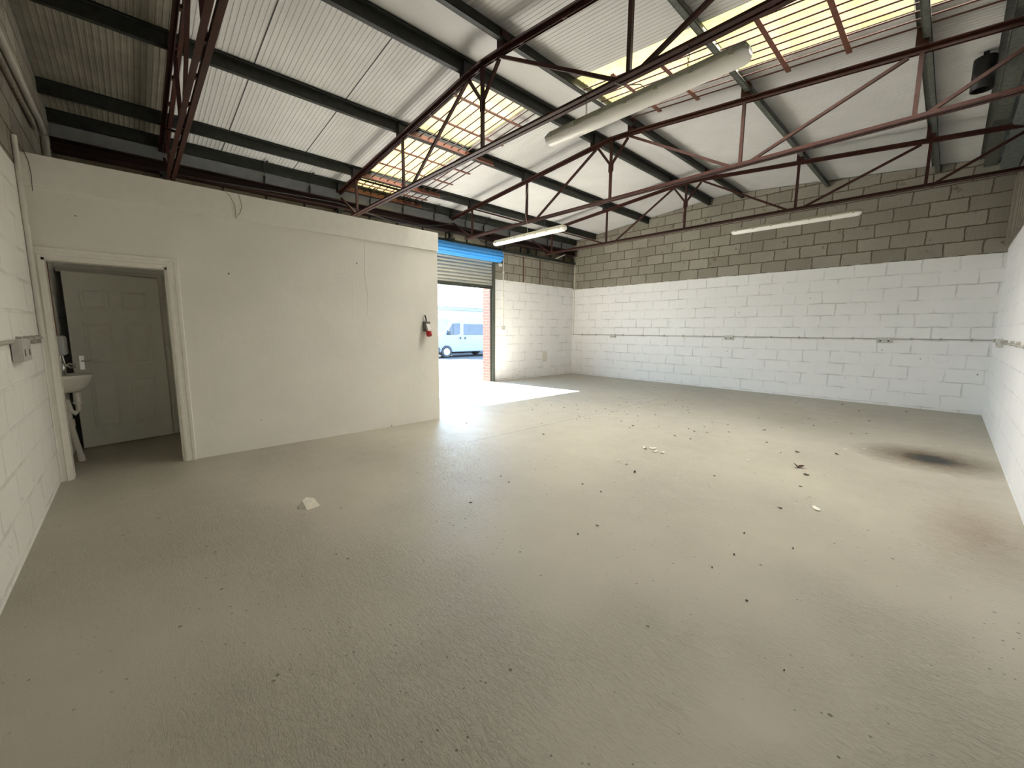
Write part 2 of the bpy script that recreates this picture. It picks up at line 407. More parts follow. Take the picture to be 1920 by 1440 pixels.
# roof: ribbed white-faced sheets, with the two rooflight strips cut out
def roof_mesh(x0, x1, y0, y1, ribs=True):
    """ribs run down the slope (along X)"""
    mb = MB(); xs = [x0, x1]
    pr = []; y = y0
    joint = 1.0
    if ribs:
        while y < y1 - 1e-6:
            k = round(y / .05); top = y
            d = .0035
            pr += [(y, 0), (y + .028, 0), (y + .032, -d), (y + .046, -d)]
            y += .05
        pr = [(a, c) for a, c in pr if a < y1] + [(y1, 0)]
    else: pr = [(y0, 0), (y1, 0)]
    n = len(pr); vs = []
    for x in xs:
        for a, c in pr: vs.append((x, a, zs(x) + .005 + c))
    mb.add(vs, [(i, i + 1, n + i + 1, n + i) for i in range(n - 1)])
    mb.box(min(xs), max(xs), y0, y1, 0, 0.001) if False else None
    return mb
SK1 = (-7.9, -4.05, 3.30, 4.2); SK2 = (-3.4, .12, 4.2, 5.22)
cl = MB()
def cell(x0, x1, y0, y1, ribs=True):
    m_ = roof_mesh(x0, x1, y0, y1, ribs); cl.add(m_.v, m_.f)
Y0r, Y1r = YL - T, YG + T
cell(XF - .45, -4.0, Y0r, SK1[2]); cell(XF - .45, -4.0, SK1[3], Y1r); cell(XF - .45, SK1[0], SK1[2], SK1[3]); cell(SK1[1], -4.0, SK1[2], SK1[3])
cell(-4.0, XA, Y0r, Y1r, False); cell(XA, SK2[0], Y0r, Y1r, False)
cell(SK2[0], SK2[1], Y0r, SK2[2]); cell(SK2[0], SK2[1], SK2[3], Y1r); cell(SK2[1], XR + .5, Y0r, Y1r)
# thickness above
for (a, b_, c, d) in ((XF - .45, XA, Y0r, SK1[2]), (XF - .45, XA, SK1[3], Y1r), (XF - .45, SK1[0], SK1[2], SK1[3]), (SK1[1], XA, SK1[2], SK1[3]),
                      (XA, XR + .5, Y0r, SK2[2]), (XA, XR + .5, SK2[3], Y1r), (XA, SK2[0], SK2[2], SK2[3]), (SK2[1], XR + .5, SK2[2], SK2[3])):
    cl.prism([(a, zs(a) + .012), (b_, zs(b_) + .012), (b_, zs(b_) + .07), (a, zs(a) + .07)], 'Y', c, d)
ceil = struct('ceiling', cl, MT['sheet'])
# dark joints between sheets, lapped every metre
jt = MB(); y = 1.24
while y < 2.5:
    for x0, x1 in ((XF - .1, -4.0),):
        if x0 < -5 and SK1[2] < y < SK1[3]: continue
        if x0 > -5 and SK2[2] < y < SK2[3]: continue
        jt.bar((x0, y, zs(x0) + .0005), (x1, y, zs(x1) + .0005), .006, .006)
    y += 1.0
struct('joint', jt, MT['black'], ceil)
old = MB()  # stained sheets over the left bay, its shade put into their colour
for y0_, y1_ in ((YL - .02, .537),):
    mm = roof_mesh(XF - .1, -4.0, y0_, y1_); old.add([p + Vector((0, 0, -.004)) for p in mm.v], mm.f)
struct('shaded_sheet', old, MT['shadedsheet'], ceil)
def skylight(nm, s_):
    mb = MB(); s_ = (s_[0] - .03, s_[1] + .03, s_[2] - .02, s_[3] + .02); n_ = int((s_[3] - s_[2]) / .02)
    mb.grid(lambda u, v: (s_[0] + (s_[1] - s_[0]) * u, s_[2] + (s_[3] - s_[2]) * v, zs(s_[0] + (s_[1] - s_[0]) * u) + .02 + .008 * math.sin((s_[3] - s_[2]) * v * 2 * math.pi / .075)), 1, n_)
    return struct(nm, mb, MT['glow'])
skylight('window_1', SK1); skylight('window_2', SK2)

# partition with doorway
pt = MB(); DY0, DY1, DZ = -.49, .29, 1.875
pt.box(XP - .1, XP, DY1, YE, 0, ZP); pt.box(XP - .1, XP, YL, DY0, 0, ZP); pt.box(XP - .1, XP, DY0, DY1, DZ, ZP)
struct('wall_partition', pt, MT['plaster'])
struct('trim_2', MB().box(XP, XP + .016, YL + .001, YE + .012, 2.417, ZP + .004), MT['board'], bevel=.003)
# chased-in cable ridges under the plaster
rg = MB(); rg.tube([(XP - .002, 2.22, 2.41), (XP - .001, 2.20, 2.0), (XP - .001, 2.23, 1.75), (XP - .003, 2.22, 1.48)], .005, 6)
rg.tube([(XP - .004, 1.70, 1.93), (XP - .003, 2.0, 1.93), (XP - .003, 2.05, 1.88), (XP - .004, 2.04, 1.45)], .006, 6)
struct('trim_3', rg, MT['plaster'])
# toilet lobby behind the doorway
tb = MB(); BX = -6.56
tb.box(BX - .1, BX, YL, 1.2, 1.935, ZP); tb.box(BX - .1, BX, .31, 1.2, 0, 1.935); 
tb.box(BX, XP - .1, .62, .68, 0, ZP); pass
tb.box(BX - 1.3, BX - 1.2, YL, 1.2, 0, ZP); tb.box(BX - 1.2, BX - .1, .9, 1.0, 0, ZP); tb.box(BX - 1.3, BX - .1, YL, 1.2, ZP, ZP + .03)
struct('wall_lobby', tb, MT['inner'])
fr = MB(); fr.box(BX - .05, BX + .02, .275, .32, 0, 1.91); fr.box(BX - .05, BX + .02, -.57 + .03, .32, 1.905, 1.95); fr.box(BX + .0, BX + .025, YL + .001, .42, 1.95, 2.03)
struct('trim_4', fr, MT['gloss'], bevel=.004)

# architrave around the doorway
ar = MB(); A0, A1 = DY0, DY1; w = .085
prof = [(0, 0), (0, .022), (.018, .026), (.024, .018), (.05, .02), (.056, .030), (.078, .032), (.085, .024), (.085, 0)]
n = len(prof)
def path(off):   # offset outward from the opening edge
    return [(A0 - min(off, .058), 0), (A0 - min(off, .058), DZ + off), (A1 + off, DZ + off), (A1 + off, 0)]
vs = []
for u, t in prof:
    for (y, z) in path(u): vs.append((XP + t, y, z))
fs = []
for i in range(n - 1):
    for k in range(3): fs.append((i * 4 + k, i * 4 + k + 1, (i + 1) * 4 + k + 1, (i + 1) * 4 + k))
fs += [tuple(i * 4 for i in range(n))[::-1], tuple(i * 4 + 3 for i in range(n))]
ar.add(vs, fs)
# lining of the opening
ar.box(XP - .115, XP + .004, A0, A0 + .018, 0, DZ); ar.box(XP - .115, XP + .004, A1 - .018, A1, 0, DZ); ar.box(XP - .115, XP + .004, A0, A1, DZ - .018, DZ)
struct('trim_5', ar, MT['gloss'])

# inner six-panel door, standing ajar
def panel_door():
    t = bpy.data.objects.new('door_1', None); COL.objects.link(t); t.location = (-6.50, .27, .008); t['kind'] = 'structure'
    Wd, Hd = .775, 1.885
    mb = MB(); mb.box(-Wd, 0, -.018, .018, 0, Hd)    # local: x along leaf (towards -x), y thickness
    rows = [(.20, .72), (.90, 1.36), (1.50, 1.72)]
    for (z0, z1) in rows:
        for (u0, u1) in ((-Wd + .11, -Wd / 2 - .055), (-Wd / 2 + .055, -.11)):
            # raised moulding frame and fielded panel
            for (a, b2, c, d) in ((u0, u1, z0, z0 + .012), (u0, u1, z1 - .012, z1), (u0, u0 + .012, z0, z1), (u1 - .012, u1, z0, z1)):
                mb.box(a, b2, -.030, -.018, c, d)
            q = .035
            mb.add([(u0 + .02, -.018, z0 + .02), (u1 - .02, -.018, z0 + .02), (u1 - .02, -.018, z1 - .02), (u0 + .02, -.018, z1 - .02),
                    (u0 + q, -.025, z0 + q), (u1 - q, -.025, z0 + q), (u1 - q, -.025, z1 - q), (u0 + q, -.025, z1 - q)],
                   [(0, 1, 5, 4), (1, 2, 6, 5), (2, 3, 7, 6), (3, 0, 4, 7), (4, 5, 6, 7)])
    # leaf direction: from hinge (y=.27) to free edge (y=-.50, x=-6.33)
    ang = math.atan2(-.765, .17)
    m = Matrix.Translation((-6.50, .27, .008)) @ Matrix.Rotation(ang + math.pi, 4, 'Z')
    build('door_leaf', mb.xf(m), MT['door'], t)
    h = MB(); z = .93; u = -Wd + .065
    h.box(u - .02, u + .02, -.026, -.018, z - .075, z + .075)
    hp = build('handle_plate', h.xf(m), mat('polished_plate', (.95, .95, .93), .3, .6, var=.02), t, .002)
    g = MB(); g.tube([(u, -.024, z + .02), (u, -.062, z + .02), (u + .012, -.068, z + .02), (u + .12, -.068, z + .02)], .008, 10)
    build('door_handle', g.xf(m), MT['chrome'], hp)
    k = MB()
    for zz in (.25, 1.0, 1.68): k.tube([(-6.475, .30, zz), (-6.475, .30, zz + .09)], .008, 8)
    build('hinge', k, MT['white'], t)
    return t
panel_door()

# ------------------------------------------------------------------ roof steelwork
def angle_pair(mb, a, b, leg=.042, gap=.02, t=.006, up=1):
    """two back-to-back angles; up=1: outstanding legs at the bottom, -1: at the top"""
    a, b = Vector(a), Vector(b)
    for s in (-1, 1):
        mb.bar(a, b, leg, t, off=(s * (gap / 2 + leg / 2), 0 if up == 1 else leg))
        mb.bar(a, b, t, leg, off=(s * (gap / 2 + t / 2), leg / 2))
    d = (b - a); L = d.length; k = max(1, int(L / .55))
    for i in range(k):
        p = a + d * ((i + .5) / k); q = p + d.normalized() * .045
        mb.bar(p, q, gap + .004, leg * .8, off=(0, leg / 2))
TY = [.545, 3.02, 5.5, 8.05]
def ztc(x): return zs(x) - .235                     # underside of the truss top chord
def truss(y, label, m):
    t = thing('roof_truss', label, 'roof truss', (XA, y, 3.28), 'red oxide steel roof trusses')
    P = lambda x, z: (x, y, z)
    tc_ = MB()
    angle_pair(tc_, P(-7.92, ztc(-7.92)), P(-4.0, ztc(-4.0)), .045, .02, up=-1)
    angle_pair(tc_, P(-4.0, ztc(-4.0)), P(-3.72, ztc(-3.72) - .008), .045, .02, up=-1)
    angle_pair(tc_, P(-3.72, ztc(-3.72) - .008), P(-3.44, ztc(-3.44)), .045, .02, up=-1)
    angle_pair(tc_, P(-3.44, ztc(-3.44)), P(.43, ztc(.43)), .045, .02, up=-1)
    build('top_chord', tc_, m, t)
    bc = MB(); angle_pair(bc, P(-7.40, 3.28), P(.43, 3.28)); build('bottom_chord', bc, m, t)
    for x in (-7.17, -5.53, -3.74, -1.92, -.43):
        o = MB().bar(P(x, 3.30), P(x, ztc(x) + .03), .034, .034, up=(0, 1, 0)); build('post', o, m, t)
    for (x0, z0, x1, z1) in ((-7.86, 3.70, -7.24, 3.31), (-7.12, 3.85, -5.62, 3.31), (-4.0, 4.11, -5.28, 3.31), (-3.44, 4.11, -2.03, 3.31), (-1.80, 3.31, -.52, 3.85), (-.34, 3.31, .40, 3.74)):
        o = MB().bar(P(x0, z0), P(x1, z1), .030, .030, up=(0, 1, 0)); build('diagonal_brace', o, m, t)
    for (x0, x1) in ((-3.98, -3.75), (-3.46, -3.73)):
        o = MB().bar(P(x0, 4.10), P(x1, 3.80), .030, .030, up=(0, 1, 0)); build('ridge_strut', o, m, t)
    gp = MB(); gp.prism([(-3.78, 3.70), (-3.70, 3.70), (-3.70, 3.83), (-3.78, 3.83)], 'Y', y - .008, y + .008)
    build('gusset_plate', gp, m, t)
    for x in PX[:-1]:
        o = MB().box(x - .05, x + .035, y - .045, y + .045, ztc(x) + .046, zs(x) - .03)
        o2 = build('cleat', o, MT['black'] if x < -4 or x > -3.9 and y < 1 else m, t)
    return t
PX = [-7.92, -7.22, -5.58, -4.05, -3.4, -1.9, -.43, .10]
truss(TY[0], 'dark red steel roof truss with paired bars, over the doorway end at the left', MT['red'])
truss(TY[1], 'dark red steel roof truss carrying the largest fluorescent batten', MT['red'])
truss(TY[2], 'dark red steel roof truss carrying the short batten light beside the blue shutter', MT['red'])
truss(TY[3], 'dark red steel roof truss nearest the grey block end wall', MT['red'])
pn = ['dark steel purlin lowest on the shutter side, just above the eaves strip', 'dark steel purlin second up from the shutter wall', 'dark steel purlin third up from the shutter wall, middle of the left slope',
      'dark steel purlin just on the shutter side of the ridge', 'dark steel purlin just on the near side of the ridge', 'grey steel purlin in the middle of the right slope, crossing the yellow rooflight',
      'grey steel purlin next to last down the right slope', 'wide grey steel purlin lowest on the right slope above the rear wall']
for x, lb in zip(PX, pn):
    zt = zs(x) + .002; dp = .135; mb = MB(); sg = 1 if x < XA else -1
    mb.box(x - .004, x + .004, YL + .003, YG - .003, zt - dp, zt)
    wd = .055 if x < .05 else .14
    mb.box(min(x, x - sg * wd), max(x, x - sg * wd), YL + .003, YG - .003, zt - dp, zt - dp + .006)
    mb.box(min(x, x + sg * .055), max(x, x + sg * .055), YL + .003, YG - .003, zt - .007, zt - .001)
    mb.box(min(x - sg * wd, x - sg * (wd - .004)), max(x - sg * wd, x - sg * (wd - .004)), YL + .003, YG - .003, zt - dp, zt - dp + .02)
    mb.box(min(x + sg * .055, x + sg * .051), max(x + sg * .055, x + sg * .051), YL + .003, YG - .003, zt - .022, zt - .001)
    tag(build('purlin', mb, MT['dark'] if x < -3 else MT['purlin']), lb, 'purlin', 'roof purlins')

# eaves: dark red beam, posts, lining strip, hooks
eb = MB(); eb.box(-8.08, -7.86, YL + .003, YG - .003, 3.53, 3.542); eb.box(-8.08, -7.86, YL + .003, YG - .003, 3.658, 3.67); eb.box(-7.985, -7.975, YL + .003, YG - .003, 3.53, 3.67)
tag(build('eaves_beam', eb, mat('dark_maroon_beam', (.028, .010, .008), .6)), 'dark red steel beam running along the top of the shutter wall', 'beam')
lt = MB(); lt.box(-8.07, -7.93, YL + .003, YG - .003, ZH + .001, ZH + .055)
tag(build('lintel_beam', lt, MT['dark']), 'thin dark steel bearer lying on the blocks above the blue shutter roll', 'beam')
for y, lb in zip(TY, ('hidden behind the left truss foot', 'behind the partition under the rooflight', 'above the blue shutter roll', 'above the bare blocks right of the shutter')):
    mb = MB(); mb.box(-8.03, -7.94, y - .03, y + .03, ZH + .056, 3.528); mb.box(-8.06, -7.91, y - .07, y + .07, ZH + .056, ZH + .09); mb.box(-8.06, -7.91, y - .06, y + .06, 3.50, 3.528)
    tag(build('stub_column', mb, MT['dark']), 'short dark steel stub column under the eaves beam, ' + lb, 'column', 'stub columns')
gt = MB(); gt.prism([(-8.105, 3.68), (-8.04, 3.70), (-8.02, 3.93), (-8.026, 3.93), (-8.046, 3.706), (-8.105, 3.686)], 'Y', YL + .003, YG - .003)
tag(build('eaves_gutter', gt, MT['eaves']), 'pale grey galvanised eaves strip above the beam on the shutter side', 'gutter')
gt = MB(); gt.prism([(.26, 3.83), (.44, 3.76), (.60, 3.86), (.60, 3.87), (.44, 3.77), (.26, 3.84)], 'Y', YL + .003, YG - .003)
gt.prism([(.44, 3.63), (.70, 3.63), (.70, 3.96), (.69, 3.96), (.69, 3.64), (.44, 3.64)], 'Y', YL + .003, YG - .003)
tag(build('eaves_gutter', gt, MT['galv']), 'grey galvanised gutter strip above the rear wall at top right', 'gutter')
hy = [1.8, 2.5, 3.6, 4.3, 5.05, 5.9, 6.45, 7.3, 8.75, 9.35]
hk = None
for i, y in enumerate(hy):
    mb = MB().bar((-7.87, y, 3.975), (-7.74, y + .03, 3.985), .03, .005); mb.bar((-7.95, y, 3.675), (-7.985, y + .02, 3.82), .035, .006, up=(1, 0, 0)); mb.bar((-7.985, y + .02, 3.82), (-7.93, y + .01, 3.85), .03, .006, up=(0, 1, 0)); mb.bar((-7.93, y + .01, 3.848), (-7.872, y + .003, 3.978), .03, .006, up=(0, 1, 0))
    if hk is None:
        hk = tag(build('gutter_strap', mb, MT['dark']), 'small dark bent strap gripping the lowest purlin by the shutter-side eaves', 'strap', 'eaves straps'); y00 = y
    else:
        c = hk.copy(); COL.objects.link(c); c.location.y += y - y00
for i, y in enumerate([.6 * k + .05 for k in range(1, 17)]):
    mb = MB().box(-8.115, -8.09, y - .014, y + .014, ZH + .002, 3.86)
    if i == 0: st = tag(build('panel_batten', mb, MT['dark']), 'thin dark upright batten over a joint of the buff panels under the eaves', 'batten', 'panel battens'); s0 = y
    else:
        c = st.copy(); COL.objects.link(c); c.location.y += y - s0

# security grilles under the rooflights
def grille(x0, x1, y0, y1, bars, label, nrod, rods_dz=-.085):
    t = thing('security_grille', label, 'grille', ((x0 + x1) / 2, y0, zs((x0 + x1) / 2) - .1), 'rooflight security grilles')
    for k in range(nrod):
        y = y0 + .04 + (y1 - y0 - .08) * k / (nrod - 1)
        o = MB().tube([(x0 + .012, y, zs(x0) + rods_dz), (x1 - .012, y, zs(x1) + rods_dz)], .008, 8); build('rod', o, MT['red'], t)
    for x in bars:
        o = MB().box(x - .022, x + .022, y0 - .03, y1 + .03, zs(x) + rods_dz - .008, zs(x) + rods_dz + .004); build('crossbar', o, MT['rust'], t)
    for x in (x0, x1):
        pass
    return t
g = grille(-7.92, -7.22, 3.15, 4.62, (-7.57,), 'rusty rod grille under the lowest yellow pane of the left rooflight', 11)
g = grille(-7.22, -5.58, 3.15, 4.62, (-6.66, -6.12), 'rusty rod grille under the middle pane of the left rooflight', 11)
g = grille(-5.58, -4.05, 3.15, 4.45, (-5.05, -4.50), 'rusty rod grille under the top pane of the left rooflight, beside the ridge', 10)
g = grille(-3.4, -1.9, 4.28, 5.36, (-2.92, -2.42), 'rusty rod grille under the yellow rooflight above the largest batten light', 9)
g = grille(-1.9, -.43, 4.28, 5.36, (-1.46, -.95), 'rusty rod grille under the widest yellow rooflight bay at top right', 9)
g = grille(-.43, .10, 4.28, 5.36, (), 'short rod grille at the far top right, beyond the last purlins', 9)
# red primed angles where the left grilles meet the purlins
for x, nm in ((-7.92, 'lowest'), (-7.22, 'second'), (-5.58, 'third')):
    z = zs(x) - .133
    mb = MB().box(x + .010, x + .016, 3.12, 4.72, z, z + .075); mb.box(x + .010, x + .05, 3.12, 4.72, z, z + .005)
    tag(build('edge_angle', mb, MT['rust']), 'orange-red steel angle bolted to the %s left purlin under the rooflight' % nm, 'steel angle', 'grille edge angles')

# hanging batten lights
def batten(x0, x1, y, z, wdt, label, chains, nclip):
    t = thing('fluorescent_batten', label, 'light fitting', ((x0 + x1) / 2, y, z), 'hanging fluorescent battens')
    h = wdt * .72; r = wdt / 2
    def sect(lo, hi, shrink):   # rounded half-capsule outline in (y,z)
        pts = []
        for k in range(13):
            a = math.pi * k / 12; pts.append((y + math.cos(a) * r * shrink, z + lo - math.sin(a) * (lo - hi)))
        return pts
    def capsule(pr, mb, m):
        n = len(pr); L = [x0, x0 + .015, x0 + .05, x1 - .05, x1 - .015, x1]; sc_ = [.45, .85, 1, 1, .85, .45]
        zc = z + h * .55; vs = []
        for xx, s_ in zip(L, sc_):
            for (a, b2) in pr: vs.append((xx, y + (a - y) * s_, zc + (b2 - zc) * s_))
        fs = [(i * n + k, i * n + (k + 1) % n, (i + 1) * n + (k + 1) % n, (i + 1) * n + k) for i in range(5) for k in range(n)]
        fs += [tuple(range(n))[::-1], tuple(range(5 * n, 6 * n))]
        mb.add(vs, fs, True); return mb
    low = [(y + math.cos(a) * r, z + h * .52 - math.sin(a) * h * .52) for a in [math.pi * k / 12 for k in range(13)]]
    up = [(y - r * 1.04, z + h * .52), (y - r * 1.04, z + h * .66), (y - r * .62, z + h), (y + r * .62, z + h), (y + r * 1.04, z + h * .66), (y + r * 1.04, z + h * .52)]
    d = build('diffuser', capsule(low, MB(), None), MT['opal'], t)
    u = build('lamp_body', capsule(up, MB(), None), MT['lampbody'], t)
    for p in u.data.polygons: p.use_smooth = False
    for k in range(nclip):
        xx = x0 + .09 + (x1 - x0 - .18) * k / (nclip - 1)
        for s_ in (-1, 1):
            c = MB().box(xx - .012, xx + .012, y + s_ * r * 1.06 - .006, y + s_ * r * 1.06 + .006, z + h * .38, z + h * .74); build('clip', c, MT['lampbody'], t)
    for xx in chains:
        c = MB(); zt = 3.30; zb = z + h
        k = 0; zz = zb
        while zz < zt - .03:
            a = (0, .006) if k % 2 else (.006, 0)
            c.tube([(xx - a[0], y - a[1], zz), (xx - a[0], y - a[1], zz + .024), (xx + a[0], y + a[1], zz + .024), (xx + a[0], y + a[1], zz), (xx - a[0], y - a[1], zz)], .0018, 5); zz += .02; k += 1
        c.tube([(xx, y, zz), (xx - .05, y + .0, zt + .0)], .002, 5); c.tube([(xx, y, zz), (xx + .05, y, zt)], .002, 5)
        build('chain', c, MT['galv'], t)
    return t
batten(-2.73, -1.03, 2.99, 3.0, .155, 'largest hanging fluorescent batten, closest overhead, unlit grey-white diffuser', (-2.3, -1.43), 7)
batten(-6.43, -4.60, 5.5, 2.99, .14, 'hanging fluorescent batten beside the blue shutter', (-5.97, -5.07), 7)
batten(-2.86, -1.07, 8.05, 3.04, .135, 'hanging fluorescent batten in front of the bare grey block wall', (-2.41, -1.51), 7)
tag(build('lamp_cable', MB().tube([(-5.5, 5.5, 3.9), (-5.53, 5.47, 3.7), (-5.52, 5.45, 3.45), (-5.49, 5.47, 3.28), (-5.49, 5.49, 3.1)], .004, 6), MT['conduitd']), 'thin pale flex dropping to the batten beside the blue shutter', 'cable')
tag(build('lamp_cable', MB().tube([(-2.02, 2.98, 3.27), (-1.98, 3.04, 3.26), (-1.84, 3.06, 3.22), (-1.76, 3.03, 3.14), (-1.80, 2.99, 3.11)], .004, 6), MT['conduitd']), 'thin grey flex looping down to the largest batten light', 'cable')

# black hanging tube near the top right
bt = MB().lathe([(.075, 3.70), (.082, 3.70), (.082, 3.99), (.075, 3.99), (.070, 3.985), (.070, 3.70)], (-.03, 6.35, 0), n=28)
bt.lathe([(.0, 3.985), (.075, 3.985)], (-.03, 6.35, 0), n=28); bt.box(-.05, -.01, 6.33, 6.37, 3.985, zs(-.03))
tag(build('hanging_shade', bt, MT['black']), 'black open tube hanging from the white roof sheets at top right', 'shade')

# ------------------------------------------------------------------ roller shutter
sh = thing('roller_shutter', 'half-raised roller shutter, blue roll above grey slatted curtain', 'roller shutter', (XF + .03, (YJ0 + YJ1) / 2, 2.33))
cy0, cy1 = YJ0 - .08, YJ1 + .20
roll = MB(); prof = []; n_ = 22; cx, cz, rr_ = XF + .16, 3.135, .135
vs = []; fs = []
ring = []
for k in range(n_ * 3):
    a = 2 * math.pi * k / (n_ * 3); rad = rr_ - .006 + .014 * abs(math.sin(a * 6))
    ring.append((cx + rad * math.cos(a), cz + rad * math.sin(a)))
roll.prism([(0, 0)] * 3, 'Y', 0, 0) if False else None
m_ = len(ring)
roll.add([(x, cy0, z) for x, z in ring] + [(x, cy1, z) for x, z in ring], [(i, (i + 1) % m_, m_ + (i + 1) % m_, m_ + i) for i in range(m_)] + [tuple(range(m_))[::-1], tuple(range(m_, 2 * m_))])
build('shutter_roll', roll, MT['blue'], sh)
cur = MB(); pts = []; z = 2.42
while z < 3.10:
    for q in range(6):
        a = q / 6; pts.append((XF + .035 + .018 * math.sin(math.pi * a), z + .077 * a))
    z += .077
pts.append((XF + .035, z))
k = len(pts)
cur.add([(x, YJ0 - .04, z) for x, z in pts] + [(x, YJ1 + .04, z) for x, z in pts] + [(x - .012, YJ0 - .04, z) for x, z in pts] + [(x - .012, YJ1 + .04, z) for x, z in pts],
        [(i, i + 1, k + i + 1, k + i) for i in range(k - 1)] + [(2 * k + i, 3 * k + i, 3 * k + i + 1, 2 * k + i + 1) for i in range(k - 1)])
build('slat_curtain', cur, MT['slat'], sh)
bb = MB().box(XF + .02, XF + .05, YJ0 - .04, YJ1 + .04, 2.345, 2.425); bb.box(XF + .012, XF + .072, YJ0 - .04, YJ1 + .04, 2.34, 2.352)
build('bottom_rail', bb, MT['guide'], sh)
for yy in (YJ0 - .06, YJ1 + .08):
    gr = MB(); s_ = 1 if yy > 5 else -1
    gr.box(XF + .003, XF + .012, yy - .075, yy + .075, 0.002, 3.0); gr.box(XF + .012, XF + .075, yy + s_ * .02 - .004, yy + s_ * .02 + .004, 0.002, 2.98); gr.box(XF + .07, XF + .076, yy - .055, yy + .024 * s_ + .01, 0.002, 2.98) if s_ > 0 else gr.box(XF + .07, XF + .076, yy - .024, yy + .055, 0.002, 2.98)
    build('guide_rail', gr, MT['guide'], sh)
ep = MB().box(XF + .003, XF + .24, cy1 + .004, cy1 + .012, 2.99, 3.29); build('end_plate', ep, MT['guide'], sh)
bk = MB().box(XF + .02, XF + .035, 5.3, 5.33, 2.33, 2.36); build('catch', bk, MT['white'], sh)

# ------------------------------------------------------------------ wall fittings
def conduit(name, pts, r, m, label, clips=(), cax=None):
    t = thing(name, label, 'conduit', pts[0]); build('tube', MB().tube(pts, r, 8), m, t)
    for p in clips:
        p = Vector(p); c = MB()
        if cax == 'X': c.box(p.x - .012, p.x + .012, p.y - r * 1.3, p.y + r * 1.3, p.z - r * 2.6, p.z + r * 2.6)
        elif cax == 'Y': c.box(p.x - r * 1.3, p.x + r * 1.3, p.y - .012, p.y + .012, p.z - r * 2.6, p.z + r * 2.6)
        else: c.box(p.x - r * 2.2, p.x + r * 2.2, p.y - r * 2.2, p.y + r * 2.2, p.z - .012, p.z + .012)
        build('saddle_clip', c, m, t)
    return t
yc = YG - .012; zc = 1.21
conduit('conduit', [(XF + .012, yc, zc), (XR - .01, yc, zc)], .009, MT['conduitd'], 'long level conduit crossing the far white block wall',
        [(x, yc, zc) for x in (-7.6, -7.1, -6.2, -5.6, -5.0, -4.5, -4.0, -3.1, -2.6, -2.1, -1.7, -1.25, -.45, -.1, .25)], 'X')
conduit('conduit', [(XF + .06, yc, zc + .01), (XF + .06, yc, 3.26)], .011, MT['conduit'], 'upright white conduit in the corner where the shutter wall meets the far wall', [(XF + .06, yc, z) for z in (1.6, 2.2, 2.8)])
conduit('conduit', [(XF + .012, 7.12, 1.43), (XF + .012, 7.12, 3.3)], .011, MT['conduit'], 'upright white conduit on the shutter wall running down to the small switch', [(XF + .012, 7.12, z) for z in (1.7, 2.2, 2.8)])
xc = XR - .018
conduit('conduit', [(xc - .002, YG - .02, zc), (xc - .002, 2.0, zc - .03)], .010, MT['conduitd'], 'level conduit along the white wall at the right edge', [(xc, y, zc) for y in (9.4, 8.6, 7.6, 6.9, 6.3, 5.7, 5.0)], 'Y')
yl = YL + .012
conduit('conduit', [(-5.0, yl, zc + .02), (-2.2, yl, zc)], .012, MT['conduitd'], 'level conduit on the left white wall through the metal socket', [(x, yl, zc + .01) for x in (-4.85, -4.6, -4.35, -4.1)], 'X')
conduit('conduit', [(-5.0, yl + .006, zc + .02), (-5.0, yl + .006, 2.76)], .017, MT['conduit'], 'upright painted conduit in the left corner beside the door frame')
conduit('waste_pipe', [(-4.3, YL + .03, 3.38), (-6.3, YL + .03, 3.42), (-6.66, YL + .03, 3.45), (-6.9, YL + .03, 3.40)], .026, MT['conduitd'], 'dull grey pipe sloping along the bare blocks at top left')
conduit('waste_pipe', [(-6.9, YL + .035, 3.36), (-6.86, YL + .035, 2.95)], .032, MT['conduitd'], 'short pale upright pipe behind the partition top at the left')
conduit('waste_pipe', [(-4.0, YL + .02, 3.20), (-6.3, YL + .02, 3.24)], .018, MT['wood'], 'thin brown pipe below the grey pipe on the bare blocks at top left')
def socket(loc, axis, w_, h_, label, plug=False):
    t = thing('wall_socket', label, 'socket', loc, 'metal sockets on the conduit')
    x, y, z = loc
    s_ = {'N': (0, -1), 'S': (0, 1), 'E': (-1, 0)}[axis]
    def bx(a0, a1, d0, d1, z0, z1):
        if axis == 'N': return MB().box(x + a0, x + a1, y - d1, y - d0, z + z0, z + z1)
        if axis == 'S': return MB().box(x + a0, x + a1, y + d0, y + d1, z + z0, z + z1)
        return MB().box(x - d1, x - d0, y + a0, y + a1, z + z0, z + z1)
    build('back_box', bx(-w_ / 2, w_ / 2, .002, .04, -h_, 0), MT['socket'], t, .003)
    build('face_plate', bx(-w_ / 2 + .004, w_ / 2 - .004, .04, .046, -h_ + .004, -.004), MT['socket'], t)
    for k in ((-1, 1) if w_ > .12 else (0,)):
        build('switch', bx(k * w_ / 4 - .008, k * w_ / 4 + .008, .046, .051, -h_ * .35, -h_ * .18), MT['white'], t)
        build('outlet', bx(k * w_ / 4 - .012, k * w_ / 4 + .012, .046, .048, -h_ * .75, -h_ * .45), MT['greypl'], t)
    return t
socket((-6.51, YG - .003, 1.235), 'N', .17, .10, 'metal double socket on the far white wall, closest to the shutter')
socket((-3.44, YG - .003, 1.235), 'N', .19, .10, 'metal double socket mid-way along the far white wall')
socket((-.80, YG - .003, 1.235), 'N', .22, .10, 'metal double socket on the far white wall nearest the right corner')
socket((-4.03, YL + .003, 1.235), 'S', .30, .14, 'metal socket on the left white wall beside the door frame')
socket((XR - .003, 8.35, 1.245), 'E', .30, .11, 'grey socket on the right-hand white wall beside the far corner')
sw = thing('wall_switch', 'small grey switch at the foot of the upright conduit right of the shutter', 'switch', (XF + .003, 7.12, 1.36))
build('switch_box', MB().box(XF + .003, XF + .04, 7.08, 7.16, 1.34, 1.43), MT['conduitd'], sw, .004); build('rocker', MB().box(XF + .04, XF + .047, 7.11, 7.13, 1.37, 1.40), MT['white'], sw)
